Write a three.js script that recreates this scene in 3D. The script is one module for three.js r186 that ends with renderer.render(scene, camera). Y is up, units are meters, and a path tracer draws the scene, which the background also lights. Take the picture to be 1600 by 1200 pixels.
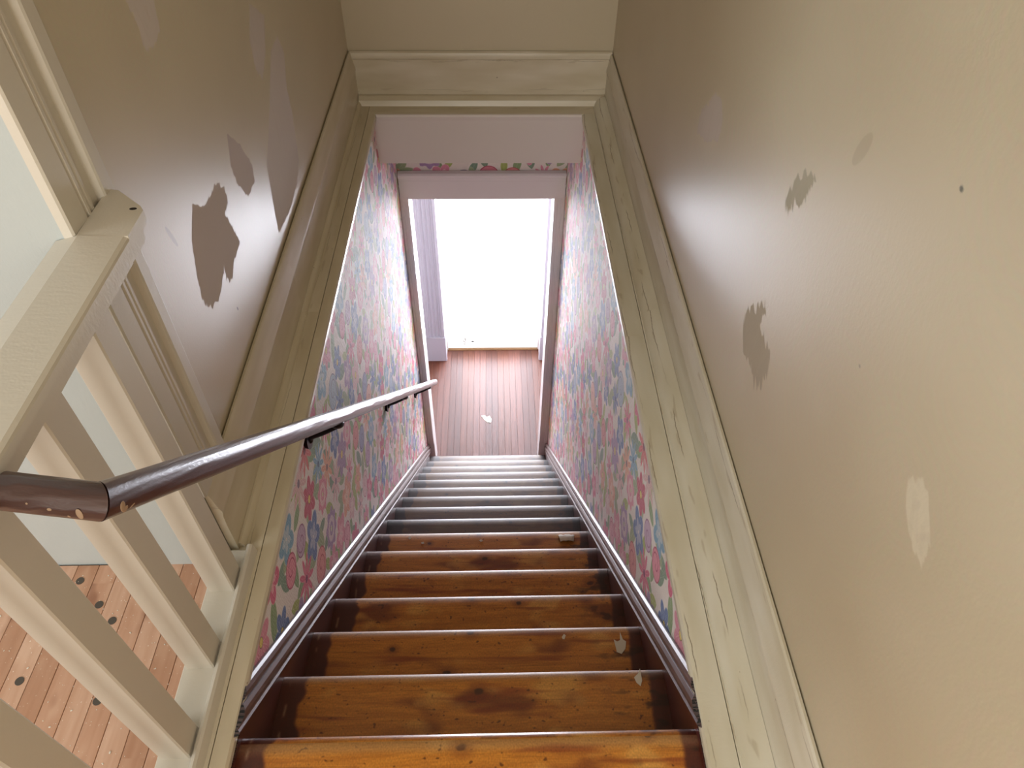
import * as THREE from 'three';
import { RectAreaLightUniformsLib } from 'three/addons/lights/RectAreaLightUniformsLib.js';
import { mergeGeometries, toCreasedNormals } from 'three/addons/utils/BufferGeometryUtils.js';
import { ImprovedNoise } from 'three/addons/math/ImprovedNoise.js';

// ---------------------------------------------------------------- camera, sky, daylight, exposure
const S = 0.2, BASE = 23.1;                                  // drawing unit: one tread (0.2 m); y = 0 is the lower hall floor
const P = (x, y, z) => new THREE.Vector3(x * S, (y + BASE) * S, z * S);
const scene = new THREE.Scene();
const camera = new THREE.PerspectiveCamera(55.83, 4 / 3, 0.02, 60);
camera.position.copy(P(0, 0, 0));
camera.quaternion.setFromRotationMatrix(new THREE.Matrix4().set(
  0.999646, 0.009292, -0.024919, 0, 0.011545, 0.692504, 0.721322, 0, 0.023959, -0.721355, 0.692151, 0, 0, 0, 0, 1));
const renderer = new THREE.WebGLRenderer({ antialias: true });
renderer.toneMapping = THREE.LinearToneMapping;
renderer.toneMappingExposure = 1.0;
renderer.shadowMap.enabled = true;
scene.background = new THREE.Color(0.86, 0.94, 1.0);         // overcast daylight outside the window
RectAreaLightUniformsLib.init();
function areaLight(name, w, h, at, to, color, intensity) {
  const l = new THREE.RectAreaLight(color, intensity, w * S, h * S);
  l.name = name; l.position.copy(at); scene.add(l); l.lookAt(to); return l;
}
// daylight at the bright front doorway (foot of the stairs) and at the upper hall window
const DAY = new THREE.Color(0.87, 0.9, 1.0), SKYLIT = new THREE.Color(0.86, 0.945, 1.0);
areaLight('front_door_daylight', 4.1, 9.55, P(-0.02, -17.58, -24.40), P(-0.02, -17.58, 0), DAY, 17);
areaLight('added_transom_light', 4.1, 1.5, P(-0.02, -11.55, -24.40), P(-0.02, -11.55, 0), DAY, 16);  // unseen transom light, added to put sheen on the lower treads
areaLight('hall_window_daylight', 8.8, 6.8, P(-17.95, 0.2, 4.5), P(0, 0.2, 4.5), SKYLIT, 7.5);
areaLight('landing_fill_light', 8.2, 5.8, P(-3.1, 0.6, 13.95), P(-3.1, 0.6, 0), new THREE.Color(1.0, 0.97, 0.91), 11);  // unseen fill, added to brighten walls, trims and near treads

// ---------------------------------------------------------------- helpers
let seed = 7;
const rnd = () => { seed = (seed * 1664525 + 1013904223) >>> 0; return seed / 4294967296; };
const noise = new ImprovedNoise();
const N = (x, y, z = 0) => noise.noise(x, y, z);
const fbm = (x, y, z = 0) => N(x, y, z) + 0.5 * N(2.03 * x, 2.03 * y, z + 7) + 0.25 * N(4.1 * x, 4.1 * y, z + 13);
const clamp = (v, a = 0, b = 1) => Math.min(b, Math.max(a, v));
const sstep = (a, b, v) => { const t = clamp((v - a) / (b - a)); return t * t * (3 - 2 * t); };
const names = {};
const numbered = (n) => { const k = names[n] = (names[n] ?? -1) + 1; return k ? `${n}_${String(k).padStart(3, '0')}` : n; };
function mesh(name, geo, mat, parent = scene) {
  const g = Array.isArray(geo) ? mergeGeometries(geo.map((x) => (x.index ? x.toNonIndexed() : x))) : geo;
  const m = new THREE.Mesh(g, mat);
  m.name = parent === scene ? numbered(name) : name;
  if (parent !== scene) { const same = parent.children.filter((c) => c.userData.base === name).length; if (same) m.name = `${name}_${String(same).padStart(3, '0')}`; m.userData.base = name; }
  m.castShadow = m.receiveShadow = true; parent.add(m); return m;
}
function struct(name, geo, mat) { const m = mesh(name, geo, mat); m.userData.kind = 'structure'; return m; }
function thing(name, label, category, group) {
  const g = new THREE.Group(); g.name = numbered(name); g.userData = { label, category }; if (group) g.userData.group = group; scene.add(g); return g;
}
function tag(m, label, category, group) { Object.assign(m.userData, { label, category }); if (group) m.userData.group = group; return m; }
// closed polygon (drawing units) swept by an offset; uv in metres (u along the sweep, v round the profile)
function sweep(pts, off, crease = 0.5) {
  const a = pts.map((p) => P(...p)), o = new THREE.Vector3(...off).multiplyScalar(S), n = a.length;
  const nw = new THREE.Vector3();
  for (let i = 0; i < n; i++) { const p = a[i], q = a[(i + 1) % n]; nw.x += (p.y - q.y) * (p.z + q.z); nw.y += (p.z - q.z) * (p.x + q.x); nw.z += (p.x - q.x) * (p.y + q.y); }
  if (nw.dot(o) > 0) { a.reverse(); nw.negate(); }
  const pos = [], uv = [], L = o.length(); let per = 0;
  const put = (p, u, v) => { pos.push(p.x, p.y, p.z); uv.push(u, v); };
  for (let i = 0; i < n; i++) {
    const p = a[i], q = a[(i + 1) % n], pb = p.clone().add(o), qb = q.clone().add(o), d = p.distanceTo(q);
    put(p, 0, per); put(pb, L, per); put(qb, L, per + d); put(p, 0, per); put(qb, L, per + d); put(q, 0, per + d); per += d;
  }
  const ax = Math.abs(nw.x) >= Math.abs(nw.y) && Math.abs(nw.x) >= Math.abs(nw.z) ? 'x' : Math.abs(nw.y) >= Math.abs(nw.z) ? 'y' : 'z';
  const [ua, va] = { x: ['z', 'y'], y: ['x', 'z'], z: ['x', 'y'] }[ax];
  const tri = THREE.ShapeUtils.triangulateShape(a.map((p) => new THREE.Vector2(p[ua], p[va])), []);
  const nn = nw.clone().normalize();
  for (const t of tri) {
    const [p, q, r] = t.map((i) => a[i]);
    const c = q.clone().sub(p).cross(r.clone().sub(p)).dot(nn) > 0 ? [p, q, r] : [p, r, q];
    for (const v of c) put(v, v[ua], v[va]);
    for (const v of [c[0], c[2], c[1]]) { const w = v.clone().add(o); put(w, w[ua], w[va]); }
  }
  const g = new THREE.BufferGeometry();
  g.setAttribute('position', new THREE.Float32BufferAttribute(pos, 3)); g.setAttribute('uv', new THREE.Float32BufferAttribute(uv, 2));
  g.computeVertexNormals();
  return crease ? toCreasedNormals(g, crease) : g;
}
const alongZ = (prof, z0, z1, cr) => sweep(prof.map(([x, y]) => [x, y, z0]), [0, 0, z1 - z0], cr);
const alongX = (prof, x0, x1, cr) => sweep(prof.map(([z, y]) => [x0, y, z]), [x1 - x0, 0, 0], cr);
const alongY = (prof, y0, y1, cr) => sweep(prof.map(([x, z]) => [x, y0, z]), [0, y1 - y0, 0], cr);
const oct = (a0, a1, b0, b1, c) => [[a0 + c, b0], [a1 - c, b0], [a1, b0 + c], [a1, b1 - c], [a1 - c, b1], [a0 + c, b1], [a0, b1 - c], [a0, b0 + c]];
function box(x0, x1, y0, y1, z0, z1, c = 0) {
  const w = [x1 - x0, y1 - y0, z1 - z0], k = w.indexOf(Math.max(...w));
  const q = (a0, a1, b0, b1) => (c ? oct(a0, a1, b0, b1, c) : [[a0, b0], [a1, b0], [a1, b1], [a0, b1]]);
  return k === 0 ? alongX(q(z0, z1, y0, y1), x0, x1, 0.5) : k === 1 ? alongY(q(x0, x1, z0, z1), y0, y1, 0.5) : alongZ(q(x0, x1, y0, y1), z0, z1, 0.5);
}
function planar(g, ua, u0, u1, va, v0, v1) {            // uv 0..1 over a rectangle given in metres
  const p = g.attributes.position, uv = g.attributes.uv, I = { x: 0, y: 1, z: 2 };
  for (let i = 0; i < p.count; i++) uv.setXY(i, (p.array[3 * i + I[ua]] - u0) / (u1 - u0), (p.array[3 * i + I[va]] - v0) / (v1 - v0));
  return g;
}
function planarM(g, ua, va, k) { return planar(g, ua, 0, k, va, 0, k); }

// ---------------------------------------------------------------- textures
function dataTex(w, h, fn, srgb = true, rep = true) {
  const d = new Uint8Array(w * h * 4);
  for (let y = 0; y < h; y++) for (let x = 0; x < w; x++) {
    const c = fn(x, y); const i = 4 * (y * w + x);
    d[i] = clamp(c[0], 0, 255); d[i + 1] = clamp(c[1], 0, 255); d[i + 2] = clamp(c[2], 0, 255); d[i + 3] = 255;
  }
  const t = new THREE.DataTexture(d, w, h); t.magFilter = THREE.LinearFilter; t.minFilter = THREE.LinearFilter;
  if (rep) t.wrapS = t.wrapT = THREE.RepeatWrapping;
  if (srgb) t.colorSpace = THREE.SRGBColorSpace; t.needsUpdate = true; return t;
}
function canvasTex(w, h, draw, { srgb = true, rep = true } = {}) {
  const c = document.createElement('canvas'); c.width = w; c.height = h; draw(c.getContext('2d'), w, h);
  const t = new THREE.CanvasTexture(c); if (srgb) t.colorSpace = THREE.SRGBColorSpace;
  if (rep) t.wrapS = t.wrapT = THREE.RepeatWrapping; return t;
}
const mixc = (a, b, t) => [a[0] + (b[0] - a[0]) * t, a[1] + (b[1] - a[1]) * t, a[2] + (b[2] - a[2]) * t];
const css = (c, a = 1) => `rgba(${c[0] | 0},${c[1] | 0},${c[2] | 0},${a})`;

// brushed paint relief: vertical strokes and orange peel (tile 0.4 m)
const brush = dataTex(512, 512, (x, y) => { const v = 128 + 55 * fbm(x / 7, y / 26) + 38 * N(x / 3.2, y / 4.5, 3) + 20 * fbm(x / 60, y / 60, 9); return [v, v, v]; }, false);
const withRepeat = (t, r) => { const q = t.clone(); q.repeat.set(r, r); q.needsUpdate = true; return q; };

// wall paint with spackle patches: one map for the wall, in metres (u = z, v = y)
const PAINT = [203, 190, 164];
function wallMap(w, h, u0, u1, v0, v1, patches, marks, seedZ) {
  const X = (u) => (u - u0) / (u1 - u0) * w, Y = (v) => h - (v - v0) / (v1 - v0) * h;
  const paint = (g, rough) => {
    if (rough) { g.fillStyle = 'rgb(98,98,98)'; g.fillRect(0, 0, w, h); }
    else {
      g.fillStyle = css(PAINT); g.fillRect(0, 0, w, h);
      for (let i = 0; i < 260; i++) {
        const x = rnd() * w, y = rnd() * h, r = 20 + rnd() * 110, t = rnd();
        const gr = g.createRadialGradient(x, y, 0, x, y, r); const c = t < 0.5 ? [190, 175, 150] : [212, 201, 178];
        gr.addColorStop(0, css(c, 0.16)); gr.addColorStop(1, css(c, 0)); g.fillStyle = gr; g.fillRect(x - r, y - r, 2 * r, 2 * r);
      }
    }
    for (const [col, ro, pts, ragged] of patches) {
      g.fillStyle = rough ? `rgb(${ro},${ro},${ro})` : css(col);
      g.beginPath();
      pts.forEach(([u, v], i) => {
        const [u2, v2] = pts[(i + 1) % pts.length];
        for (let k = 0; k < 8; k++) {
          const t = k / 8, j = ragged * (N(i * 3.1 + k * 0.9, seedZ, 2.5) + 0.6 * N(i * 9.7 + k * 2.3, seedZ, 8.5));
          const x = X(u + (u2 - u) * t) + j, y = Y(v + (v2 - v) * t) + j * 1.3;
          if (i + k) g.lineTo(x, y); else g.moveTo(x, y);
        }
      });
      g.closePath(); g.fill();
      if (!rough) {                                             // knife and brush strokes inside the patch
        g.save(); g.clip();
        const us = pts.map((p) => X(p[0])), vs = pts.map((p) => Y(p[1])), xa = Math.min(...us), xb = Math.max(...us), ya = Math.min(...vs), yb = Math.max(...vs);
        for (let i = 0; i < 14; i++) { g.strokeStyle = css(mixc(col, [190, 178, 160], rnd()), 0.18); g.lineWidth = 1 + rnd() * 5; const x = xa + rnd() * (xb - xa); g.beginPath(); g.moveTo(x, ya + rnd() * (yb - ya)); g.lineTo(x + (rnd() - 0.5) * 30, ya + rnd() * (yb - ya)); g.stroke(); }
        g.restore();
      }
    }
    if (!rough) for (const [u, v, ru, rv, c, a] of marks) { g.fillStyle = css(c, a); g.beginPath(); g.ellipse(X(u), Y(v), ru / (u1 - u0) * w, rv / (v1 - v0) * h, 0.3, 0, 7); g.fill(); }
  };
  return [canvasTex(w, h, (g) => paint(g, false), { rep: false }), canvasTex(w, h, (g) => paint(g, true), { srgb: false, rep: false })];
}
const SPACK = [190, 174, 164], SPACK2 = [206, 194, 184];
const leftPatches = [
  [SPACK, 215, [[-1.287, 3.811], [-1.327, 3.776], [-1.382, 3.767], [-1.423, 3.775], [-1.468, 3.742], [-1.462, 3.704], [-1.426, 3.699], [-1.443, 3.652], [-1.465, 3.6], [-1.391, 3.592], [-1.356, 3.568], [-1.325, 3.589], [-1.334, 3.62], [-1.286, 3.597], [-1.252, 3.587], [-1.206, 3.607], [-1.183, 3.644], [-1.195, 3.691], [-1.212, 3.725], [-1.231, 3.763]], 5],
  [SPACK, 200, [[-1.573, 3.815], [-1.634, 3.754], [-1.677, 3.676], [-1.665, 3.638], [-1.593, 3.64], [-1.548, 3.7], [-1.541, 3.753]], 3],
  [SPACK2, 200, [[-2.053, 3.81], [-2.148, 3.813], [-2.179, 3.753], [-2.13, 3.672], [-2.131, 3.598], [-2.091, 3.461], [-2.027, 3.425], [-1.901, 3.41], [-1.744, 3.432], [-1.762, 3.515], [-1.785, 3.615], [-1.926, 3.711]], 4],
  [SPACK2, 200, [[-1.963, 3.963], [-2.063, 3.897], [-2.0, 3.824], [-1.923, 3.786], [-1.89, 3.828], [-1.893, 3.899]], 4],
  [SPACK2, 200, [[-1.305, 4.187], [-1.412, 4.152], [-1.397, 4.102], [-1.348, 4.093], [-1.314, 4.102], [-1.317, 4.149]], 4]];
const rightPatches = [
  [SPACK2, 190, [[-1.724, 3.803], [-1.673, 3.837], [-1.648, 3.877], [-1.587, 3.891], [-1.544, 3.861], [-1.546, 3.819], [-1.62, 3.766], [-1.72, 3.744]], 3],
  [[182, 170, 152], 205, [[-1.135, 3.659], [-1.087, 3.692], [-1.064, 3.733], [-1.043, 3.723], [-1.059, 3.686], [-1.017, 3.686], [-0.973, 3.683], [-0.956, 3.646], [-0.967, 3.603], [-0.996, 3.582], [-1.034, 3.592], [-1.081, 3.58], [-1.115, 3.614]], 7],
  [[176, 168, 146], 180, [[-1.12, 3.936], [-1.083, 3.992], [-1.033, 4.018], [-1.043, 3.983], [-1.043, 3.967], [-1.083, 3.942], [-1.085, 3.918], [-1.108, 3.915]], 6],
  [[216, 206, 182], 140, [[-0.537, 3.89], [-0.502, 3.912], [-0.45, 3.869], [-0.44, 3.833], [-0.471, 3.834], [-0.513, 3.856]], 4]];
const [leftMap, leftRough] = wallMap(1400, 1024, -3.16, -0.88, 3.12, 4.6, leftPatches, [[-1.16, 3.82, 0.006, 0.03, [150, 138, 128], 0.5], [-1.33, 3.5, 0.003, 0.006, [110, 95, 85], 0.8]], 1.5);
const [rightMap, rightRough] = wallMap(1500, 1024, -3.16, 0.1, 3.2, 5.0, rightPatches, [[-0.7, 4.196, 0.004, 0.003, [95, 95, 82], 0.9], [-0.72, 3.9, 0.003, 0.002, [120, 110, 95], 0.6], [-0.93, 4.12, 0.014, 0.03, [176, 162, 134], 0.5], [-0.52, 4.25, 0.01, 0.05, [190, 174, 144], 0.5]], 6.5);

// floral wallpaper (tile 0.62 m): invented blossoms, curls and leaves
function petals(g, n, r, w, fill, line, lw) {
  for (let i = 0; i < n; i++) { g.save(); g.rotate(i / n * Math.PI * 2); g.beginPath(); g.ellipse(0, -r * 0.58, w, r * 0.45, 0, 0, 7); g.fillStyle = fill; g.fill(); g.strokeStyle = line; g.lineWidth = lw; g.stroke(); g.beginPath(); g.moveTo(0, -r * 0.25); g.lineTo(0, -r * 0.75); g.stroke(); g.restore(); }
}
function blossom(g, kind, r, c, line) {
  const C = css(c), lw = 2.6;
  if (kind === 0) { petals(g, 6, r, r * 0.3, C, line, lw); g.fillStyle = '#ead27a'; g.beginPath(); g.arc(0, 0, r * 0.2, 0, 7); g.fill(); g.stroke(); }
  else if (kind === 1) {                                          // ringed round bloom with a curl
    g.fillStyle = C; g.beginPath(); for (let i = 0; i <= 40; i++) { const a = i / 40 * Math.PI * 2, q = r * (0.86 + 0.12 * Math.cos(a * 8)); g.lineTo(q * Math.cos(a), q * Math.sin(a)); } g.fill();
    g.strokeStyle = line; g.lineWidth = lw; g.stroke();
    g.fillStyle = css(mixc(c, [250, 235, 225], 0.62)); g.beginPath(); g.arc(0, 0, r * 0.56, 0, 7); g.fill(); g.stroke();
    g.fillStyle = C; g.beginPath(); g.arc(0, 0, r * 0.3, 0, 7); g.fill(); g.fillStyle = '#d9dcae'; g.beginPath(); g.arc(0, 0, r * 0.13, 0, 7); g.fill(); g.stroke();
  } else if (kind === 2) {                                        // curl
    g.fillStyle = css(mixc(c, [250, 225, 222], 0.35)); g.beginPath(); g.arc(0, 0, r * 0.8, 0, 7); g.fill(); g.strokeStyle = css(mixc(c, [120, 20, 50], 0.3)); g.lineWidth = 4.5; g.stroke();
    g.beginPath(); for (let i = 0; i < 60; i++) { const a = i / 9, q = r * 0.7 * (1 - i / 66); g.lineTo(q * Math.cos(a), q * Math.sin(a)); } g.stroke();
  } else if (kind === 3) { petals(g, 9, r, r * 0.13, C, line, 1.8); g.fillStyle = css(mixc(c, [20, 20, 60], 0.4)); g.beginPath(); g.arc(0, 0, r * 0.16, 0, 7); g.fill(); }
  else if (kind === 4) { petals(g, 5, r, r * 0.36, C, line, lw); petals(g, 5, r * 0.55, r * 0.16, css(mixc(c, [255, 240, 230], 0.5)), line, 1.6); }
  else { g.save(); g.scale(0.62, 1); g.beginPath(); g.moveTo(0, -r); g.bezierCurveTo(r, -r * 0.5, r * 0.8, r * 0.6, 0, r); g.bezierCurveTo(-r * 0.8, r * 0.6, -r, -r * 0.5, 0, -r); g.fillStyle = C; g.fill(); g.strokeStyle = line; g.lineWidth = 2; g.stroke(); g.beginPath(); g.moveTo(0, -r * 0.8); g.lineTo(0, r * 0.9); g.stroke(); g.restore(); }
}
const garden = [];
{
  const hue = [[216, 62, 104], [190, 34, 64], [226, 120, 150], [52, 92, 164], [84, 150, 190], [232, 150, 110], [216, 74, 74], [226, 176, 176], [150, 112, 168]];
  const green = [[108, 148, 84], [138, 164, 108], [86, 128, 96], [150, 172, 60]];
  for (let i = 0; i < 11; i++) for (let j = 0; j < 11; j++) {
    garden.push([(i + 0.5 + (rnd() - 0.5) * 0.8) * 93.1, (j + 0.5 + (rnd() - 0.5) * 0.8) * 93.1, 5, 44 + rnd() * 26, green[(rnd() * 4) | 0], rnd() * 6.3]);
  }
  for (let i = 0; i < 7; i++) for (let j = 0; j < 7; j++) {
    garden.push([(i + 0.5 + (j % 2) * 0.5 + (rnd() - 0.5) * 0.4) * 146.3, (j + 0.5 + (rnd() - 0.5) * 0.4) * 146.3, (rnd() * 5) | 0, 58 + rnd() * 24, hue[(rnd() * 9) | 0], rnd() * 6.3]);
  }
}
const drawPaper = (relief) => (g) => {
  g.fillStyle = relief ? '#707070' : css([236, 226, 220]); g.fillRect(0, 0, 1024, 1024);
  for (const [x, y, k, r, c, a] of garden) for (const dx of [-1024, 0, 1024]) for (const dy of [-1024, 0, 1024]) {
    if (x + dx < -110 || x + dx > 1134 || y + dy < -110 || y + dy > 1134) continue;
    g.save(); g.translate(x + dx, y + dy); g.rotate(a); blossom(g, k, r, !relief ? mixc(c, [224, 210, 212], 0.32) : relief ? [140 + (c[0] % 40), 0, 0].map((v, i, q) => q[0]) : c, relief ? '#e8e8e8' : css(mixc(c, [244, 236, 226], 0.55))); g.restore();
  }
};
const paperMap = canvasTex(1024, 1024, drawPaper(false)), paperBump = dataTex(512, 512, (x, y) => { const v = 128 + 60 * fbm(x / 4.5, y / 30) + 40 * N(x / 2.5, y / 12, 5); return [v, v, v]; }, false);

// worn amber tread boards, old mahogany varnish left at both ends (four boards in one sheet)
const treadMap = dataTex(1024, 1024, (X, Y) => {
  const k = Y >> 8, v = (Y & 255) / 256, u = X / 1024, z = k * 11.3;
  const wob = 0.05 * N(u * 3, v * 2, z);
  let g = fbm(u * 5, (v + wob) * 22, z) * 0.7 + N(u * 26, (v + wob) * 80, z + 3) * 0.5;
  let c = mixc([214, 142, 52], [172, 102, 32], clamp(0.45 + g * 0.6));
  const blot = fbm(u * 4.2, v * 2.2, z + 21); c = mixc(c, [96, 38, 12], 0.6 * sstep(0.22, 0.7, blot));
  const pale = fbm(u * 6, v * 3, z + 41); c = mixc(c, [222, 170, 92], 0.6 * sstep(0.2, 0.7, pale));
  for (let i = 0; i < 5; i++) {                                   // knots, nail stains
    const kx = 0.12 + 0.76 * ((Math.sin(z * 3.7 + i * 12.9) * 43758.5) % 1 + 1) % 1, ky = ((Math.sin(z * 5.1 + i * 78.2) * 24634.6) % 1 + 1) % 1;
    const rx = 0.008 + 0.012 * (((i * 0.37 + k * 0.23) % 1)), d = Math.hypot((u - kx) / rx, (v - ky) / (rx * 2.6)) + 0.35 * N(u * 60, v * 30, z);
    c = mixc(c, [34, 16, 8], 0.85 * (1 - sstep(0.55, 1.1, d))); c = mixc(c, [110, 50, 16], 0.4 * (1 - sstep(1, 3.4, d)));
  }
  const eL = 0.072 + 0.03 * fbm(v * 1.7, 0.5, z + 5) + 0.012 * N(v * 9, 2, z), eR = 0.945 + 0.012 * fbm(v * 2, 1.5, z + 9);
  const red = fbm(u * 3.1, v * 7, z + 61); c = mixc(c, [122, 44, 14], 0.55 * sstep(0.2, 0.65, red));
  const inL = 1 - sstep(eL - 0.006, eL + 0.006, u), inR = sstep(eR - 0.006, eR + 0.006, u);
  c = mixc(c, [70, 22, 14], 0.9 * Math.max(inL, inR));
  const gap = Math.abs(u - (0.034 + 0.006 * N(v * 3, 7, z))); if (gap < 0.006) c = mixc(c, [196, 176, 150], (0.55 * (1 - gap / 0.006)) * sstep(-0.1, 0.3, N(v * 8, 4, z)));
  const fleck = N(u * 95, v * 34, z + 71) + 0.5 * N(u * 31, v * 12, z + 75); c = mixc(c, [58, 24, 8], 0.6 * sstep(0.5, 0.85, fleck));
  const dirt = sstep(0.1, 0.5, fbm(u * 14, v * 8, z + 81)) * (sstep(0.8, 0.94, u) + 0.35 * sstep(0.6, 0.95, v)); c = mixc(c, [40, 20, 10], 0.6 * clamp(dirt));
  const streak = sstep(0.3, 0.7, N(u * 4, v * 60, z + 91)); c = mixc(c, [112, 56, 14], 0.35 * streak);
  const wear = 1 - sstep(0.03, 0.12, v); c = mixc(c, [176, 150, 124], 0.45 * wear);
  const s = 1 + 0.12 * N(u * 300, v * 60, z); return [c[0] * s, c[1] * s, c[2] * s];
});
const treadBump = dataTex(512, 512, (x, y) => { const v = 128 + 45 * fbm(x / 60, y / 5) + 30 * fbm(x / 14, y / 11, 5); return [v, v, v]; }, false);
// plain long-grained board (grain along u), tinted by each material
const grainMap = dataTex(1024, 256, (x, y) => { const u = x / 1024, v = y / 256; const s = 205 + 34 * fbm(u * 3, v * 14) + 22 * N(u * 22, v * 70, 4) + 16 * fbm(u * 2, v * 2, 8); return [s, s * 0.985, s * 0.97]; });
const scuffMap = dataTex(512, 512, (x, y) => { const v = 96 + 42 * fbm(x / 18, y / 5) + 30 * N(x / 5, y / 2.2, 4); return [v, v, v]; }, false);
const hallMap = dataTex(1024, 512, (x, y) => {
  const u = x / 1024, v = y / 512; let c = mixc([212, 174, 150], [190, 146, 118], clamp(0.5 + 0.5 * fbm(u * 6, v * 20)));
  c = mixc(c, [220, 186, 162], 0.6 * sstep(0.15, 0.7, fbm(u * 9, v * 6, 9))); c = mixc(c, [128, 84, 62], 0.55 * sstep(0.35, 0.8, fbm(u * 8, v * 5, 19)));
  const sp = N(u * 240, v * 120, 2); if (sp > 0.62) c = mixc(c, [240, 232, 220], 0.8); return c;
});
// painted woodwork: soft dirt, crack lines with missing flakes running along the board
function trimMap(base, cracks, z) {
  return dataTex(1024, 256, (x, y) => {
    const u = x / 1024, v = y / 256; let c = mixc(base, [base[0] * 0.9, base[1] * 0.88, base[2] * 0.82], clamp(0.4 + 0.5 * fbm(u * 5, v * 4, z)));
    for (const [cv, wd, amt] of cracks) {
      const d = Math.abs(v - cv - 0.03 * N(u * 9, cv * 9, z) - 0.008 * N(u * 70, 3, z)), on = sstep(-0.15, 0.25, N(u * 9, cv * 31, z + 2));
      c = mixc(c, [70, 54, 34], amt * on * (1 - sstep(wd * 0.3, wd, d)));
      const fl = sstep(0.25, 0.5, N(u * 26, v * 20, z + 6)) * (1 - sstep(0.02, 0.045, d)); c = mixc(c, [150, 132, 104], 0.5 * fl * amt);
    }
    const sp = N(u * 120, v * 30, z + 4); if (sp > 0.8) c = mixc(c, [96, 78, 56], 0.6); return c;
  });
}

// ---------------------------------------------------------------- materials
const std = (o) => new THREE.MeshPhysicalMaterial(o);
const brushA = withRepeat(brush, 2.5);
const M = {
  wallLeft: std({ map: leftMap, roughnessMap: leftRough, roughness: 1, clearcoat: 0.7, clearcoatRoughness: 1, clearcoatRoughnessMap: leftRough }),
  wallRight: std({ map: rightMap, roughnessMap: rightRough, roughness: 1, clearcoat: 0.25, clearcoatRoughness: 1, clearcoatRoughnessMap: rightRough }),
  wall: std({ color: new THREE.Color().setStyle('rgb(203,190,164)'), roughness: 0.4, bumpMap: brushA, bumpScale: 0.0006 }),
  ceiling: std({ color: 0xd9d2c2, roughness: 0.8 }),
  white: std({ color: 0xb6bdbc, roughness: 0.35, bumpMap: brushA, bumpScale: 0.0004 }),
  lowerWall: std({ color: 0xe6e2e4, roughness: 0.5, bumpMap: brushA, bumpScale: 0.0004 }),
  paper: std({ map: withRepeat(paperMap, 1 / 0.92), roughness: 0.6, bumpMap: withRepeat(paperBump, 1 / 0.5), bumpScale: 0.003, specularIntensity: 0.75, sheen: 0.7, sheenRoughness: 0.45, sheenColor: new THREE.Color(0.9, 0.84, 0.88) }),
  tread: std({ map: treadMap, roughness: 0.55, bumpMap: withRepeat(treadBump, 1), bumpScale: 0.0008, clearcoat: 1, clearcoatRoughness: 0.5 }),
  treadGreySheen: std({ map: treadMap, color: 0x74798a, roughness: 0.5, bumpMap: withRepeat(treadBump, 1), bumpScale: 0.0008, clearcoat: 1, clearcoatRoughness: 0.48 }),  // grey tint paints the doorway sheen into the lower treads
  cap: std({ map: grainMap, color: 0x7a5f5e, roughness: 0.45, clearcoat: 1, clearcoatRoughness: 0.4, bumpMap: withRepeat(treadBump, 2), bumpScale: 0.0004 }),
  mahogany: std({ map: grainMap, color: 0x601f16, roughness: 0.42, bumpMap: withRepeat(treadBump, 2), bumpScale: 0.0006, clearcoat: 1, clearcoatRoughness: 0.36 }),
  trimR: std({ map: trimMap([226, 221, 206], [[0.15, 0.005, 0.55], [0.62, 0.004, 0.5], [0.85, 0.005, 0.55]], 3), roughness: 0.42, bumpMap: brushA, bumpScale: 0.0003 }),
  trim: std({ map: trimMap([220, 210, 190], [[0.3, 0.003, 0.4], [0.8, 0.004, 0.4]], 8), roughness: 0.4, clearcoat: 0.5, clearcoatRoughness: 0.3, bumpMap: brushA, bumpScale: 0.0003 }),
  cream: std({ color: 0xd0c9bc, roughness: 0.38, bumpMap: brushA, bumpScale: 0.0003 }),
  bulk: std({ color: 0xe0d6d2, roughness: 0.5 }),
  door: std({ color: 0xe3dedd, roughness: 0.38 }),
  casing: std({ color: 0xb9b8c2, roughness: 0.35 }),
  rail: std({ color: 0x3a150d, roughness: 0.26, bumpMap: withRepeat(scuffMap, 3), bumpScale: 0.0012, clearcoat: 1, clearcoatRoughness: 0.42 }),
  iron: std({ color: 0x0d0b0b, roughness: 0.35, metalness: 0.6 }),
  chip: std({ color: 0xded6c8, roughness: 0.7 }),
  flake: std({ color: 0x9a8068, roughness: 0.6 }),
  dark: std({ color: 0x120c08, roughness: 0.9 }),
  spot: std({ color: 0x4e463e, roughness: 0.7 }),
  raw: std({ color: 0x9a6a2a, roughness: 0.8 }),
  threshold: std({ color: 0x8a6a44, roughness: 0.6 }),
  landing: std({ map: treadMap, roughness: 0.36, clearcoat: 0.5, clearcoatRoughness: 0.25 }),
};
for (const m of [M.trim, M.trimR]) m.map.repeat.set(0.7, 4);
for (const m of [M.wallLeft, M.wallRight]) { m.bumpMap = withRepeat(brush, 6); m.bumpScale = 0.0003; }
const lowerBoards = [0x6a3a26, 0x5c3122, 0x704234].map((c) => std({ map: grainMap, color: c, roughness: 0.38, bumpMap: scuffMap, bumpScale: 0.002, specularIntensity: 1 }));
const hallBoards = [0xf4ece6, 0xe6dad0, 0xffffff].map((c) => std({ map: hallMap, color: c, roughness: 0.55 }));

// ---------------------------------------------------------------- stairs line
const RISE = 0.97414, ZN = -17.488, YN = -22.126;
const noseY = (k) => YN + k * RISE, noseZ = (k) => ZN + k;
const line = (z) => YN + (z - ZN) * RISE;                    // the line through the nosings
const XL = -2.555, XR = 2.03, LEDGE = -7.28, FLOOR = -7.514;

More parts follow.
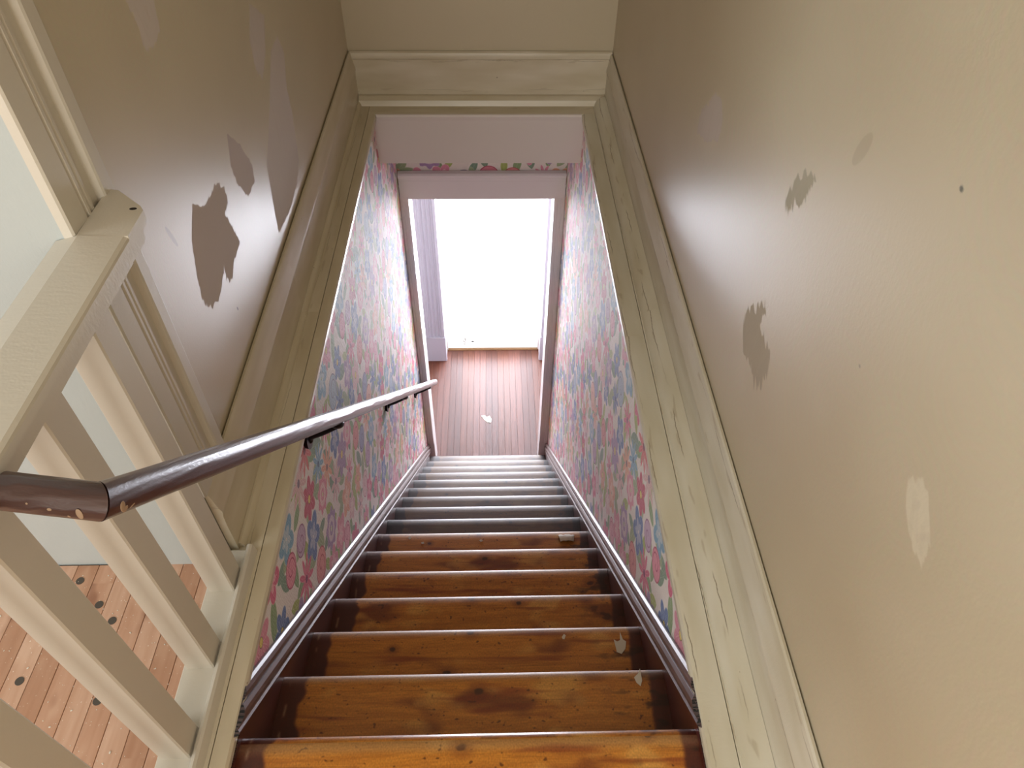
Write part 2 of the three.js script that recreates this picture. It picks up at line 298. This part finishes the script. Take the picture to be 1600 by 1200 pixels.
// ---------------------------------------------------------------- the shell
struct('wall_left', planar(box(-4.2, -3.02, -8.6, 5, -16.4, -4.4), 'z', -3.16, -0.88, 'y', 3.12, 4.6), M.wallLeft);
struct('wall_right', planar(box(2.6, 3.2, -7.5, 5, -16.4, 14.6), 'z', -3.16, 0.1, 'y', 3.2, 5.0), M.wallRight);
struct('wall_far', box(-3.02, 2.6, -7.4, 5, -16.4, -15.75), M.wall);
struct('wall_hall_end', planarM(box(-18.4, -4.2, -8.2, 5, -5, -4.4), 'x', 'y', 1), M.white);
struct('wall_hall_end', planarM(box(-4.2, -3.02, -7.6, 5, -4.44, -4.38), 'x', 'y', 1), M.white);
struct('ceiling', box(-18.6, 3.2, 5, 5.6, -16.4, 14.6), M.ceiling);
{ // hall side window, and an unseen one behind the camera added as fill
  struct('wall_hall_side', [box(-18.6, -18, -8.2, -3.2, -5, 14.6), box(-18.6, -18, 3.6, 5, -5, 14.6), box(-18.6, -18, -3.2, 3.6, -5, 0.1), box(-18.6, -18, -3.2, 3.6, 8.9, 14.6)], M.wall);
  struct('wall_back', [box(-18.6, 3.2, -8.2, -2.3, 14, 14.6), box(-18.6, 3.2, 3.5, 5, 14, 14.6), box(-18.6, -7.2, -2.3, 3.5, 14, 14.6), box(1.0, 3.2, -2.3, 3.5, 14, 14.6)], M.wall);
  const glass = std({ color: 0xffffff, transmission: 1, thickness: 0, roughness: 0.02 });
  const g = struct('window_1', [box(-18.1, -17.85, -3.5, -3.2, -0.2, 9.2, 0.04), box(-18.1, -17.88, 3.6, 4.1, -0.3, 9.3, 0.04), box(-18.1, -17.9, -3.2, 3.6, -0.3, 0.1, 0.04), box(-18.1, -17.9, -3.2, 3.6, 8.9, 9.3, 0.04), box(-18.35, -18.2, 0.05, 0.35, 0.1, 8.9, 0.03)], M.cream);
  mesh('glass_pane', box(-18.3, -18.28, -3.2, 3.6, 0.1, 8.9), glass, g);
  const h = struct('added_window_2', [box(-7.6, 1.4, -2.6, -2.3, 13.85, 14.1, 0.04), box(-7.6, 1.4, 3.5, 4, 13.88, 14.1, 0.04), box(-7.6, -7.2, -2.3, 3.5, 13.9, 14.1, 0.04), box(1.0, 1.4, -2.3, 3.5, 13.9, 14.1, 0.04), box(-7.2, 1.0, 0.5, 0.8, 14.2, 14.35, 0.03), box(-3.25, -2.95, -2.3, 3.5, 14.2, 14.35, 0.03)], M.cream);
  mesh('glass_pane', box(-7.2, 1.0, -2.3, 3.5, 14.28, 14.3), glass, h);
}
// lower stairwell and lower hall
struct('wall_stair_left', planarM(mergeGeometries([box(-4.2, XL, -23.4, -8.2, -18.3, 14.6), box(-2.98, XL, -8.2, -7.45, -18.3, 14.6)]), 'z', 'y', 1), M.paper);
struct('wall_stair_right', planarM(box(XR, 3.2, -23.4, -7.5, -18.3, 14.6), 'z', 'y', 1), M.paper);
struct('wall_stair_far', planarM(box(XL, XR, -10.9, -8.3, -18.3, -17.75), 'x', 'y', 1), M.paper);
struct('bulkhead', box(XL, XR, -8.45, -7.42, -18.3, -15.1), M.bulk);
const doorway = struct('door_2', [box(XL, -2.31, -23.2, -10.8, -18.35, -17.7), box(1.72, XR, -23.2, -10.8, -18.35, -17.7), box(-2.31, 1.72, -11, -10.8, -18.35, -17.7)], M.door);
{
  const yb = line(-17.6) + 0.62, f = -17.58;
  const leg = (a, b) => { const w = b - a; return alongY([[a, -17.7], [b, -17.7], [b, f + 0.03], [b - 0.02 * Math.sign(w), f], [b - 0.3 * w, f], [b - 0.34 * w, f - 0.03], [b - 0.6 * w, f - 0.03], [b - 0.66 * w, f], [a + 0.05 * w, f], [a, f + 0.03 * -1]], yb, -10.85, 0.4); };
  mesh('door_casing', leg(XL, -2.31), M.door, doorway); mesh('door_casing', leg(XR, 1.72), M.door, doorway);
  mesh('head_casing', alongX([[-17.7, -10.9], [f, -10.9], [f + 0.01, -10.86], [f, -10.36], [f + 0.02, -10.34], [f + 0.02, -10.28], [f + 0.07, -10.24], [f + 0.09, -10.16], [f + 0.05, -10.12], [-17.7, -10.12]], XL + 0.02, XR - 0.02, 0.3), M.door, doorway);
}
struct('wall_lower_stair_side', [box(-9, -4.2, -23.2, -10, -18.35, -17.7), box(3.2, 3.6, -23.2, -10, -18.35, -17.7)], M.lowerWall);
struct('wall_lower_left', box(-9.4, -9, -23.2, -10, -24.6, -17.7), M.lowerWall);
struct('wall_lower_right', box(3.6, 4, -23.2, -10, -24.6, -17.7), M.lowerWall);
struct('wall_lower_front', [box(-9.4, -2.13, -23.2, -10, -24.62, -23.85), box(2.08, 4, -23.2, -10, -24.62, -23.85), box(-2.13, 2.08, -10.7, -10, -24.62, -23.85)], M.lowerWall);
struct('ceiling_lower', box(-9.4, 4, -10.3, -9.9, -24.6, -18.3), M.ceiling);
{ // lower floor: narrow strip boards running to the front door
  const fl = struct('floor', box(-9.4, 4, -23.4, -23.13, -24.62, -17.3), M.dark), w = 0.262;
  const geo = [0, 1, 2].map((i) => planar(box(0.0016, w - 0.0016, -23.13, -23.1, -24.4, -17.34, 0.003), 'z', i * 0.4, i * 0.4 + 1.1, 'x', -0.02 * i, 0.16 - 0.02 * i));
  for (let i = 0; i < 49; i++) { const b = mesh('floorboard', geo[(i * 7 + (i >> 2)) % 3], lowerBoards[(i * 5 + (i >> 1)) % 3], fl); b.position.x = (-9 + i * w) * S; }
}
// front door at the far side of the lower hall: an added glowing pane stands in for the bright opening
const front = struct('door_1', [box(-2.13, -2.08, -23.05, -12.6, -24.5, -24.36), box(2.03, 2.08, -23.05, -12.6, -24.5, -24.36), box(-2.13, 2.08, -12.75, -12.35, -24.5, -24.2), box(-2.13, -2.08, -12.4, -10.7, -24.5, -24.36), box(2.03, 2.08, -12.4, -10.7, -24.5, -24.36)], M.door);
mesh('added_transom_pane', box(-2.08, 2.03, -12.35, -10.75, -24.48, -24.44), std({ color: 0xf2f2f2, roughness: 0.6, emissive: 0xffffff, emissiveIntensity: 1.2 }), front);  // out-of-view glowing pane, added with the transom light
const marks = canvasTex(512, 1024, (g) => {                     // scuffs along the bottom of the pane
  g.fillStyle = '#fff'; g.fillRect(0, 0, 512, 1024);
  g.fillStyle = 'rgba(40,40,40,0.95)'; g.beginPath(); g.ellipse(140, 984, 8, 4, 0, 0, 7); g.fill();
  g.fillStyle = 'rgba(120,120,116,0.4)'; for (let i = 0; i < 16; i++) { g.beginPath(); g.ellipse(45 + rnd() * 60, 960 + rnd() * 50, 2 + rnd() * 5, 2 + rnd() * 6, 0, 0, 7); g.fill(); }
}, { rep: false });
mesh('doorway_glow_pane', planar(box(-2.08, 2.03, -23.03, -12.75, -24.48, -24.44), 'x', -0.416, 0.406, 'y', 0.014, 2.07), std({ color: 0xb0b0b0, map: marks, roughness: 0.7, emissive: 0xffffff, emissiveIntensity: 1.05, emissiveMap: marks }), front);
mesh('threshold', alongX([[-24.6, -23.12], [-24.6, -23.04], [-24.42, -23.03], [-24.36, -23.06], [-24.34, -23.12]], -2.13, 2.08, 0.3), M.threshold, front);
{
  const flutes = (a, b) => { const w = b - a, p = [[a, -23.85], [a, -23.74], [a + 0.03 * w, -23.7], [a + 0.16 * w, -23.7], [a + 0.19 * w, -23.75]]; for (const t of [0.32, 0.5, 0.68]) p.push([a + (t - 0.07) * w, -23.75], [a + (t - 0.04) * w, -23.79], [a + (t + 0.04) * w, -23.79], [a + (t + 0.07) * w, -23.75]); p.push([a + 0.81 * w, -23.75], [a + 0.84 * w, -23.7], [b - 0.03 * w, -23.7], [b, -23.74], [b, -23.85]); return p; };
  for (const [a, b] of [[-3.03, -2.13], [2.08, 2.98]]) {
    mesh('door_casing', alongY(flutes(a, b), -21.7, -10.7, 0.6), M.casing, front);
    mesh('plinth_block', box(a - 0.03, b + 0.02, -23.1, -21.7, -23.85, -23.66, 0.03), M.casing, front);
  }
  mesh('head_casing', box(-3.1, 3.05, -10.7, -10.32, -23.85, -23.7, 0.03), M.casing, front);
}

// ---------------------------------------------------------------- upper floors
{ // hall boards, left of the balustrade
  const fl = struct('floor_hall', box(-18, -3.0, -8.1, FLOOR - 0.03, -4.4, 14), M.dark), w = 0.239;
  const geo = [0, 1, 2].map((i) => planar(box(0.003, w - 0.003, FLOOR - 0.03, FLOOR, -4.38, 14, 0.004), 'z', i * 0.37, i * 0.37 + 1.2, 'x', -0.05 * i, 0.4 - 0.05 * i));
  for (let i = 0; i < 62; i++) { const b = mesh('floorboard', geo[(i * 5) % 3], hallBoards[(i * 7 + (i >> 2)) % 3], fl); b.position.x = (-3.12 - (i + 1) * w) * S; }
  const disc = new THREE.CylinderGeometry(0.009, 0.009, 0.0012, 14);
  for (const [x, z] of [[-0.94, -0.837], [-0.876, -0.778], [-0.834, -0.74], [-0.803, -0.569], [-0.976, -0.612]]) { const d = mesh('nail_stain', disc, M.spot, fl); d.position.set(x, P(0, FLOOR, 0).y + 0.0004, z); }
}
{
  const fl = struct('floor_landing', box(XL, XR, -8.1, FLOOR - 0.16, noseZ(15) + 0.12, 14), M.dark);
  const strip = (i) => (i % 4) / 4;
  for (let i = 0; i < 14; i++) {
    const z0 = i ? noseZ(15) + i * 1.25 : noseZ(15) + 0.08, z1 = noseZ(15) + (i + 1) * 1.25 - 0.012;
    const prof = i ? [[z0, FLOOR], [z1, FLOOR], [z1, FLOOR - 0.16], [z0, FLOOR - 0.16]] : [[z1, FLOOR], [z1, FLOOR - 0.16], [z0 - 0.02, FLOOR - 0.16], [z0 - 0.06, FLOOR - 0.13], [z0 - 0.08, FLOOR - 0.1], [z0 - 0.07, FLOOR - 0.065], [z0 - 0.045, FLOOR - 0.038], [z0 - 0.005, FLOOR - 0.017], [z0 + 0.05, FLOOR - 0.004], [z0 + 0.1, FLOOR]];
    const g = alongX(prof, XL + 0.01, XR - 0.01, 0.7);
    mesh('floorboard', planar(g, 'x', XL * S, XR * S, 'z', z0 * S - (i % 4) * 0.25, z0 * S + 1.0 - (i % 4) * 0.25), M.landing, fl);
  }
}

// ---------------------------------------------------------------- trims of the stair opening
const gap = 0.018;                                              // the open crack behind the old boards
function baseProfile(w, dir, top, bot, f) {                      // x positions: wall w, face f (dir = +1 when the room is at larger x)
  const d = dir, g = w + d * gap;
  return [[g, bot], [g, top], [w + d * 0.045, top + 0.005], [w + d * 0.06, top - 0.02], [f + d * 0.012 - d * 0.02, top - 0.26], [f + d * 0.012, top - 0.32], [f + d * 0.012, top - 0.37], [f, top - 0.42], [f - d * 0.006, top - 0.6], [f, bot]];
}
const quarter = (f, d, bot, h, w) => [[f, bot], [f, bot + h], [f + d * w * 0.35, bot + h * 0.93], [f + d * w * 0.7, bot + h * 0.68], [f + d * w * 0.93, bot + h * 0.34], [f + d * w, bot]];
const bl = struct('baseboard_left', alongZ(baseProfile(-3.02, 1, -6.2, LEDGE - 0.1, -2.91), -15.7, -4.42, 0.4), M.trim);
mesh('shoe_moulding', alongZ(quarter(-2.91, 1, LEDGE, 0.09, 0.07), -15.6, -4.45, 0.4), M.trim, bl);
const br = struct('baseboard_right', alongZ(baseProfile(2.6, -1, -6.24, LEDGE - 0.1, 2.505), -15.7, 13.9, 0.4), M.trimR);
mesh('shoe_moulding', alongZ(quarter(2.505, -1, LEDGE, 0.2, 0.235), -15.5, 13.9, 0.5), M.trimR, br);
const bf = struct('baseboard_far', alongX([[-15.75 + gap, LEDGE - 0.1], [-15.75 + gap, -6.2], [-15.7, -6.19], [-15.665, -6.22], [-15.65, -6.28], [-15.65, -6.33], [-15.67, -6.36], [-15.66, -7.1], [-15.65, LEDGE - 0.1]], -3.0, 2.58, 0.4), M.trim);
mesh('shoe_moulding', alongX([[-15.65, LEDGE], [-15.65, -7.1], [-15.58, -7.11], [-15.5, -7.17], [-15.46, LEDGE]], -2.9, 2.5, 0.5), M.trim, bf);
// flat ledge boards and the rounded nosing round the opening
const nosing = (a, b, d) => [[a, LEDGE - 0.17], [a, LEDGE], [b - d * 0.07, LEDGE], [b - d * 0.02, LEDGE - 0.012], [b, LEDGE - 0.05], [b, LEDGE - 0.12], [b - d * 0.02, LEDGE - 0.17]];
const tl = struct('trim_1', box(-3.0, -2.665, LEDGE - 0.2, LEDGE, -15.7, 3, 0.004), M.trim);
mesh('nosing', alongZ(nosing(-2.655, -2.49, 1), -15.1, 3, 0.4), M.trim, tl);
const tr = struct('trim_2', box(2.255, 2.55, LEDGE - 0.2, LEDGE, -15.7, 13.9, 0.004), M.trimR);
mesh('nosing', alongZ(nosing(2.245, 1.965, -1), -15.1, 13.9, 0.4), M.trimR, tr);
const tf = struct('trim_3', box(-2.66, 2.25, LEDGE - 0.14, LEDGE, -15.7, -15.1), M.trim);
mesh('nosing', alongX([[-15.1, LEDGE - 0.14], [-15.1, LEDGE], [-15.07, LEDGE - 0.012], [-15.055, LEDGE - 0.05], [-15.07, LEDGE - 0.14]], -2.49, 1.965, 0.4), M.bulk, tf);
// fluted casing on the end of the left wall
struct('trim_4', alongY([[-3.03, -4.37], [-2.965, -4.37], [-2.95, -4.385], [-2.945, -4.6], [-2.965, -4.61], [-2.965, -4.63], [-2.945, -4.64], [-2.945, -4.67], [-2.965, -4.68], [-2.965, -4.7], [-2.95, -4.71], [-2.95, -4.74], [-2.975, -4.76], [-2.98, -4.87], [-2.93, -4.89], [-2.92, -4.91], [-2.92, -5.04], [-2.93, -5.06], [-3.03, -5.06]], -6.19, 5, 0.3), M.cream);

// ---------------------------------------------------------------- staircase
{
  const st = thing('staircase', 'steep worn wooden staircase with amber treads and dark stained ends going down between papered walls', 'staircase');
  const geoT = [0, 1, 2, 3].map((i) => {
    const z1 = 1.12, n = 0;
    const g = alongX([[z1, 0], [z1, -0.16], [0.05, -0.16], [0.014, -0.14], [n, -0.115], [0.006, -0.09], [0.024, -0.064], [0.058, -0.041], [0.105, -0.022], [0.165, -0.008], [0.24, 0]], XL + 0.02, XR - 0.02, 0.6);
    const p = g.attributes.position;                              // the middle of the edge is worn down a little
    g.translate(0, -BASE * S, 0);
    for (let j = 0; j < p.count; j++) { const u = (p.getX(j) / S - XL) / (XR - XL); if (p.getZ(j) < 0.024) p.setY(j, p.getY(j) - 0.004 * Math.sin(Math.PI * u) * (1 + 0.3 * Math.sin(7 * u + i))); }
    return planar(g, 'x', XL * S, XR * S, 'z', -0.25 * i * 1.04, 1.04 - 0.25 * i * 1.04);
  });
  const ripple = (g) => g;
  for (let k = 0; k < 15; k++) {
    const t = mesh('tread', ripple(geoT[(k * 3 + 1) % 4]), k < 9 ? M.treadGreySheen : M.tread, st); t.position.copy(P(0, noseY(k), noseZ(k)));
  }
  const geoR = box(XL + 0.02, XR - 0.02, 0, RISE - 0.15, 0, 0.1); geoR.translate(0, -BASE * S, 0);
  for (let k = 0; k <= 15; k++) { const r = mesh('riser', geoR, M.mahogany, st); r.position.copy(P(0, noseY(k) - RISE, noseZ(k) + 0.13)); }
  const clip = (g, z, yTop) => {                                    // the upper end is cut level, under the ledge
    const p = g.attributes.position, lim = (yTop + BASE) * S;
    for (let i = 0; i < p.count; i++) if (p.getZ(i) > z * S - 1e-4) { const dy = p.getY(i) - lim; p.setZ(i, p.getZ(i) - dy / RISE); p.setY(i, lim); }
    return g;
  };
  // wall strings with their moulded caps
  const zTop = -2.62, zBot = -17.62, len = zTop - zBot, off = [0, len * RISE, len];
  for (const [w, d] of [[XL + 0.012, 1], [XR - 0.012, -1]]) {
    const y = line(zBot);
    const g = sweep([[w, y - 1.3, zBot], [w, y + 0.4, zBot], [w + d * 0.045, y + 0.4, zBot], [w + d * 0.05, y + 0.36, zBot], [w + d * 0.05, y - 1.3, zBot]], off, 0.3);
    const g2 = box(Math.min(w, w + d * 0.043), Math.max(w, w + d * 0.043), -8.3, LEDGE - 0.18, zTop + 0.1, 3);
    clip(g, zTop, LEDGE - 0.16);
    const s = mesh('stringer', [g, g2], M.mahogany, st);
    const q = [[0, 0.12], [0.055, 0.12], [0.085, 0.135], [0.09, 0.16], [0.07, 0.185], [0.068, 0.2], [0.09, 0.25], [0.1, 0.31], [0.092, 0.37], [0.066, 0.415], [0.05, 0.42], [0.05, 0.445], [0.068, 0.47], [0.07, 0.53], [0.05, 0.585], [0.02, 0.61], [0, 0.61]];
    mesh('cap_moulding', clip(sweep(q.map(([a, b]) => [w + d * a, y + b, zBot]), off, 0.35), zTop, LEDGE - 0.03), M.cap, s);
  }
}

// ---------------------------------------------------------------- balustrade
{
  const b = thing('balustrade', 'cream painted balustrade with square balusters between the boarded hall and the stair opening', 'railing');
  const cap = [[-3.12, -3.1], [-3.12, -3.07], [-3.1, -3.045], [-2.93, -3.0], [-2.61, -3.006], [-2.585, -3.02], [-2.58, -3.04], [-2.58, -3.1]];
  const tongue = sweep([[-2.945, -3.1, -4.99], [-2.86, -3.1, -4.98], [-2.62, -3.1, -4.76], [-2.58, -3.1, -4.7], [-2.58, -3.1, -4.37], [-2.945, -3.1, -4.37]], [0, 0.094, 0], 0.3);
  const top = mesh('top_rail', [alongZ(cap, -4.37, 2.6, 0.12), tongue], M.cream, b);
  mesh('lower_rail', [box(-3.08, -2.62, -3.25, -3.1, -4.36, 2.6, 0.015), box(-2.94, -2.624, -3.246, -3.104, -4.66, -4.34, 0.012)], M.cream, b);
  const hole = mesh('nail_hole', new THREE.SphereGeometry(0.005, 12, 8), M.dark, b); hole.scale.set(1.3, 0.18, 0.8); hole.position.copy(P(-2.66, -3.008, -4.72));
  const geo = box(-0.14, 0.14, 0, 3.96, -0.14, 0.14, 0.014); geo.translate(0, -BASE * S, 0);
  for (let i = 0; i < 6; i++) { const m = mesh('baluster', geo, M.cream, b); m.position.copy(P(-2.95, -7.2, -4.0 + i * 0.835)); }
  const plate = mesh('base_plate', box(-3.12, -2.79, FLOOR - 0.02, -7.2, -4.36, 2.6, 0.012), M.cream, b);
  mesh('bead', alongZ([[-2.79, -7.3], [-2.79, -7.16], [-2.775, -7.135], [-2.75, -7.13], [-2.725, -7.15], [-2.71, -7.2], [-2.7, LEDGE]], -4.4, 2.6, 0.5), M.cream, plate);
}

// ---------------------------------------------------------------- handrail
{
  const h = thing('handrail', 'dark brown glossy round handrail on black brackets running down the left papered wall', 'handrail');
  const R = 0.103, B = new THREE.Vector3(-2.08, -3.203, -2.244), A = B.clone().add(new THREE.Vector3(0, -0.978, -1).multiplyScalar(15.55)), C = new THREE.Vector3(-2.565, -3.144, -2.28);
  const tube = (p, q, mp, mq, n) => {                             // round bar from p to q, its ends cut by planes mp and mq
    const d = q.clone().sub(p), L = d.length(); d.normalize();
    const e1 = new THREE.Vector3(0, 1, 0).cross(d).normalize(), e2 = d.clone().cross(e1), K = 28, pos = [], uv = [], idx = [];
    for (let i = 0; i <= n; i++) for (let j = 0; j <= K; j++) {
      const a = j / K * Math.PI * 2, r = R * (1 + 0.012 * N(i * 0.9, Math.cos(a) * 2, Math.sin(a) * 2)), o = e1.clone().multiplyScalar(r * Math.cos(a)).addScaledVector(e2, r * Math.sin(a)), c = p.clone().addScaledVector(d, L * i / n).add(o);
      if (i === 0) c.addScaledVector(d, -c.clone().sub(p).dot(mp) / d.dot(mp));
      if (i === n) c.addScaledVector(d, -c.clone().sub(q).dot(mq) / d.dot(mq));
      const w = P(c.x, c.y, c.z); pos.push(w.x, w.y, w.z); uv.push(L * S * i / n, j / K * 0.13);
      if (i < n && j < K) { const s = i * (K + 1) + j; idx.push(s, s + K + 1, s + 1, s + 1, s + K + 1, s + K + 2); }
    }
    for (const [i, at] of [[0, p], [n, q]]) { const w = P(at.x, at.y, at.z), c = pos.length / 3; pos.push(w.x, w.y, w.z); uv.push(0, 0); for (let j = 0; j < K; j++) { const s = i * (K + 1) + j; if (i) idx.push(c, s + 1, s); else idx.push(c, s, s + 1); } }
    const g = new THREE.BufferGeometry(); g.setAttribute('position', new THREE.Float32BufferAttribute(pos, 3)); g.setAttribute('uv', new THREE.Float32BufferAttribute(uv, 2)); g.setIndex(idx); g.computeVertexNormals();
    return toCreasedNormals(g, 0.9);
  };
  const dA = A.clone().sub(B).normalize(), dC = C.clone().sub(B).normalize(), mit = dA.clone().sub(dC).normalize();
  mesh('rail', tube(B.clone().addScaledVector(dA, 0.006), A, mit, dA, 60), M.rail, h);
  const ret = mesh('return_rail', tube(B.clone().addScaledVector(dC, 0.006), C, mit, dC, 8), M.rail, h);
  // flakes of old paint round the mitre
  const flake = (dir, t, turn, r, sx, sy) => {
    const c = B.clone().addScaledVector(dir, t), e1 = c.clone().negate(); e1.addScaledVector(dir, -e1.dot(dir)).normalize();
    const e2 = dir.clone().cross(e1); if (e2.y > 0) e2.negate();      // e1 faces the stairs, e2 hangs down
    const n = e1.clone().multiplyScalar(Math.cos(turn)).addScaledVector(e2, Math.sin(turn)), p = c.addScaledVector(n, R);
    const f = mesh('paint_flake', new THREE.SphereGeometry(r, 12, 8), M.flake, ret); f.scale.set(sx, sy, 0.2); f.position.copy(P(p.x, p.y, p.z)); f.lookAt(f.position.clone().add(n));
  };
  for (const q of [[0.05, 0.8, 0.0045, 0.8, 1.6], [0.2, 0.72, 0.0018, 1.4, 1], [0.31, 0.52, 0.0012, 1, 1], [0.11, 1.1, 0.0016, 1, 1.3]]) flake(dC, ...q);
  for (const q of [[0.05, 0.7, 0.0045, 0.9, 2.2], [0.1, 0.95, 0.004, 1, 1.8], [0.17, 0.9, 0.0025, 1.6, 0.8]]) flake(dA, ...q);
  // black wall brackets
  const lineY = (z) => B.y + 0.978 * (z - B.z);
  const mk = (z) => {
    const y = lineY(z), g = [];
    const rose = new THREE.CylinderGeometry(0.03, 0.034, 0.012, 20); rose.rotateZ(Math.PI / 2); const w = P(XL + 0.03, y - 0.42, z); rose.translate(w.x, w.y + 0.004, w.z);
    const curve = new THREE.CatmullRomCurve3([P(XL + 0.03, y - 0.46, z), P(XL + 0.06, y - 0.38, z), P(-2.3, y - 0.27, z), P(-2.11, y - 0.15, z)]);
    const arm = new THREE.TubeGeometry(curve, 18, 0.013, 10);
    const sad = new THREE.SphereGeometry(0.019, 14, 8); sad.scale(0.9, 0.7, 1.7); sad.rotateX(-0.774); const sp = P(-2.08, y - 0.135, z); sad.translate(sp.x, sp.y, sp.z);
    return [rose, arm, sad];
  };
  for (const z of [-6.34, -11.53, -15.97]) {
    const [rose, arm, sad] = mk(z); const br2 = mesh('bracket', [arm, sad], M.iron, h); mesh('wall_plate', rose, M.iron, br2);
  }
}

// ---------------------------------------------------------------- chips of plaster and paper
function chip(name, pts, y, curl, label, category, mat = M.chip, group) {   // a torn flake: outline in x, z (metres), thick, slightly curled
  const sh = new THREE.Shape(pts.map(([x, z]) => new THREE.Vector2(x, -z)));
  const g = new THREE.ExtrudeGeometry(sh, { depth: 0.0016, bevelEnabled: true, bevelThickness: 0.0004, bevelSize: 0.0004, bevelSegments: 1, steps: 1 });
  g.rotateX(-Math.PI / 2); const p = g.attributes.position; g.computeBoundingBox(); const c = g.boundingBox.getCenter(new THREE.Vector3());
  for (let i = 0; i < p.count; i++) { const r = Math.hypot(p.getX(i) - c.x, p.getZ(i) - c.z); p.setY(i, p.getY(i) + curl * r * r); }
  g.translate(-c.x, 0, -c.z); g.computeVertexNormals();
  const m = mesh(name, toCreasedNormals(g, 0.5), mat); m.position.set(c.x, y + 0.0006, c.z); return tag(m, label, category, group);
}
const ty = (k) => P(0, noseY(k), 0).y;
{ // curled shell-like flake on the tenth tread
  const pos = [], uv = [], idx = [], nu = 14, nv = 8;
  for (let i = 0; i <= nu; i++) for (let j = 0; j <= nv; j++) {
    const a = (i / nu - 0.5) * 2, b = j / nv, w = 0.042 * (1 - 0.15 * a * a) ; const th = b * 2.0;
    const x = a * w * (1 - 0.2 * b), y = 0.02 * Math.sin(th) * (1 - 0.5 * a * a) , z = -0.02 + 0.026 * (1 - Math.cos(th)) + 0.004 * N(a * 3, b * 3);
    pos.push(x, y, z); uv.push(a, b); if (i < nu && j < nv) { const s = i * (nv + 1) + j; idx.push(s, s + 1, s + nv + 1, s + 1, s + nv + 2, s + nv + 1); }
  }
  const g = new THREE.BufferGeometry(); g.setAttribute('position', new THREE.Float32BufferAttribute(pos, 3)); g.setAttribute('uv', new THREE.Float32BufferAttribute(uv, 2)); g.setIndex(idx); g.computeVertexNormals();
  const back = g.clone(); back.translate(0, -0.0012, 0.0006); back.setIndex([...idx].reverse());
  const m = mesh('plaster_flake', [g, back], M.chip); m.position.set(0.302, ty(9) + 0.0015, -1.647); tag(m, 'curled shell-like plaster flake standing on a tread halfway down the stairs', 'debris');
}
chip('plaster_flake', [[0.318, -0.852], [0.326, -0.846], [0.335, -0.85], [0.337, -0.872], [0.342, -0.852], [0.35, -0.846], [0.346, -0.826], [0.334, -0.812], [0.322, -0.818], [0.321, -0.83]], ty(13), 1.2, 'large flat plaster flake with jagged prongs on the second tread down', 'debris');
chip('plaster_flake', [[0.322, -0.672], [0.332, -0.68], [0.338, -0.692], [0.339, -0.664], [0.334, -0.652], [0.326, -0.66]], ty(14), 1.0, 'pointed triangular plaster flake lying on the top tread, right side', 'debris');
chip('plaster_flake', [[0.178, -0.862], [0.184, -0.87], [0.188, -0.866], [0.184, -0.856], [0.18, -0.857]], ty(13), 0, 'tiny pale plaster crumb near the middle of the second tread', 'debris');
chip('plaster_flake', [[-0.37, -1.667], [-0.362, -1.672], [-0.356, -1.664], [-0.364, -1.656]], ty(9), 0, 'small pale plaster crumb on a tread halfway down, near the left string', 'debris');
chip('plaster_flake', [[-0.312, -1.642], [-0.302, -1.644], [-0.3, -1.636], [-0.31, -1.634]], ty(9), 0, 'small pale plaster crumb halfway down, second from the left string', 'debris');
chip('plaster_flake', [[-0.068, -1.648], [-0.06, -1.652], [-0.052, -1.645], [-0.062, -1.64]], ty(9), 0, 'small pale plaster crumb at the back of a tread halfway down, in the middle', 'debris');
chip('paper_scrap', [[-0.11, -4.06], [-0.082, -4.066], [-0.066, -4.046], [-0.04, -4.058], [-0.022, -4.02], [-0.03, -3.982], [-0.06, -3.99], [-0.085, -4.02]], 0.0, 0.8, 'torn cream paper scrap lying on the lower hall floor beyond the last step', 'paper');
{ // grit scattered over the hall boards: too many to count
  const pts = []; const g0 = new THREE.IcosahedronGeometry(1, 0);
  for (let i = 0; i < 420; i++) { const r = 0.0007 + 0.0016 * rnd() * rnd(), q = g0.clone(); q.scale(r, r * 0.5, r * (0.6 + rnd())); q.rotateY(rnd() * 6); q.translate(-0.64 - rnd() * 0.62, P(0, FLOOR, 0).y + r * 0.4, -0.86 + rnd() * 0.6); pts.push(q); }
  const m = mesh('plaster_grit', pts, M.chip); m.userData.kind = 'stuff'; tag(m, 'white plaster grit strewn over the hall boards', 'debris');
}
renderer.render(scene, camera);
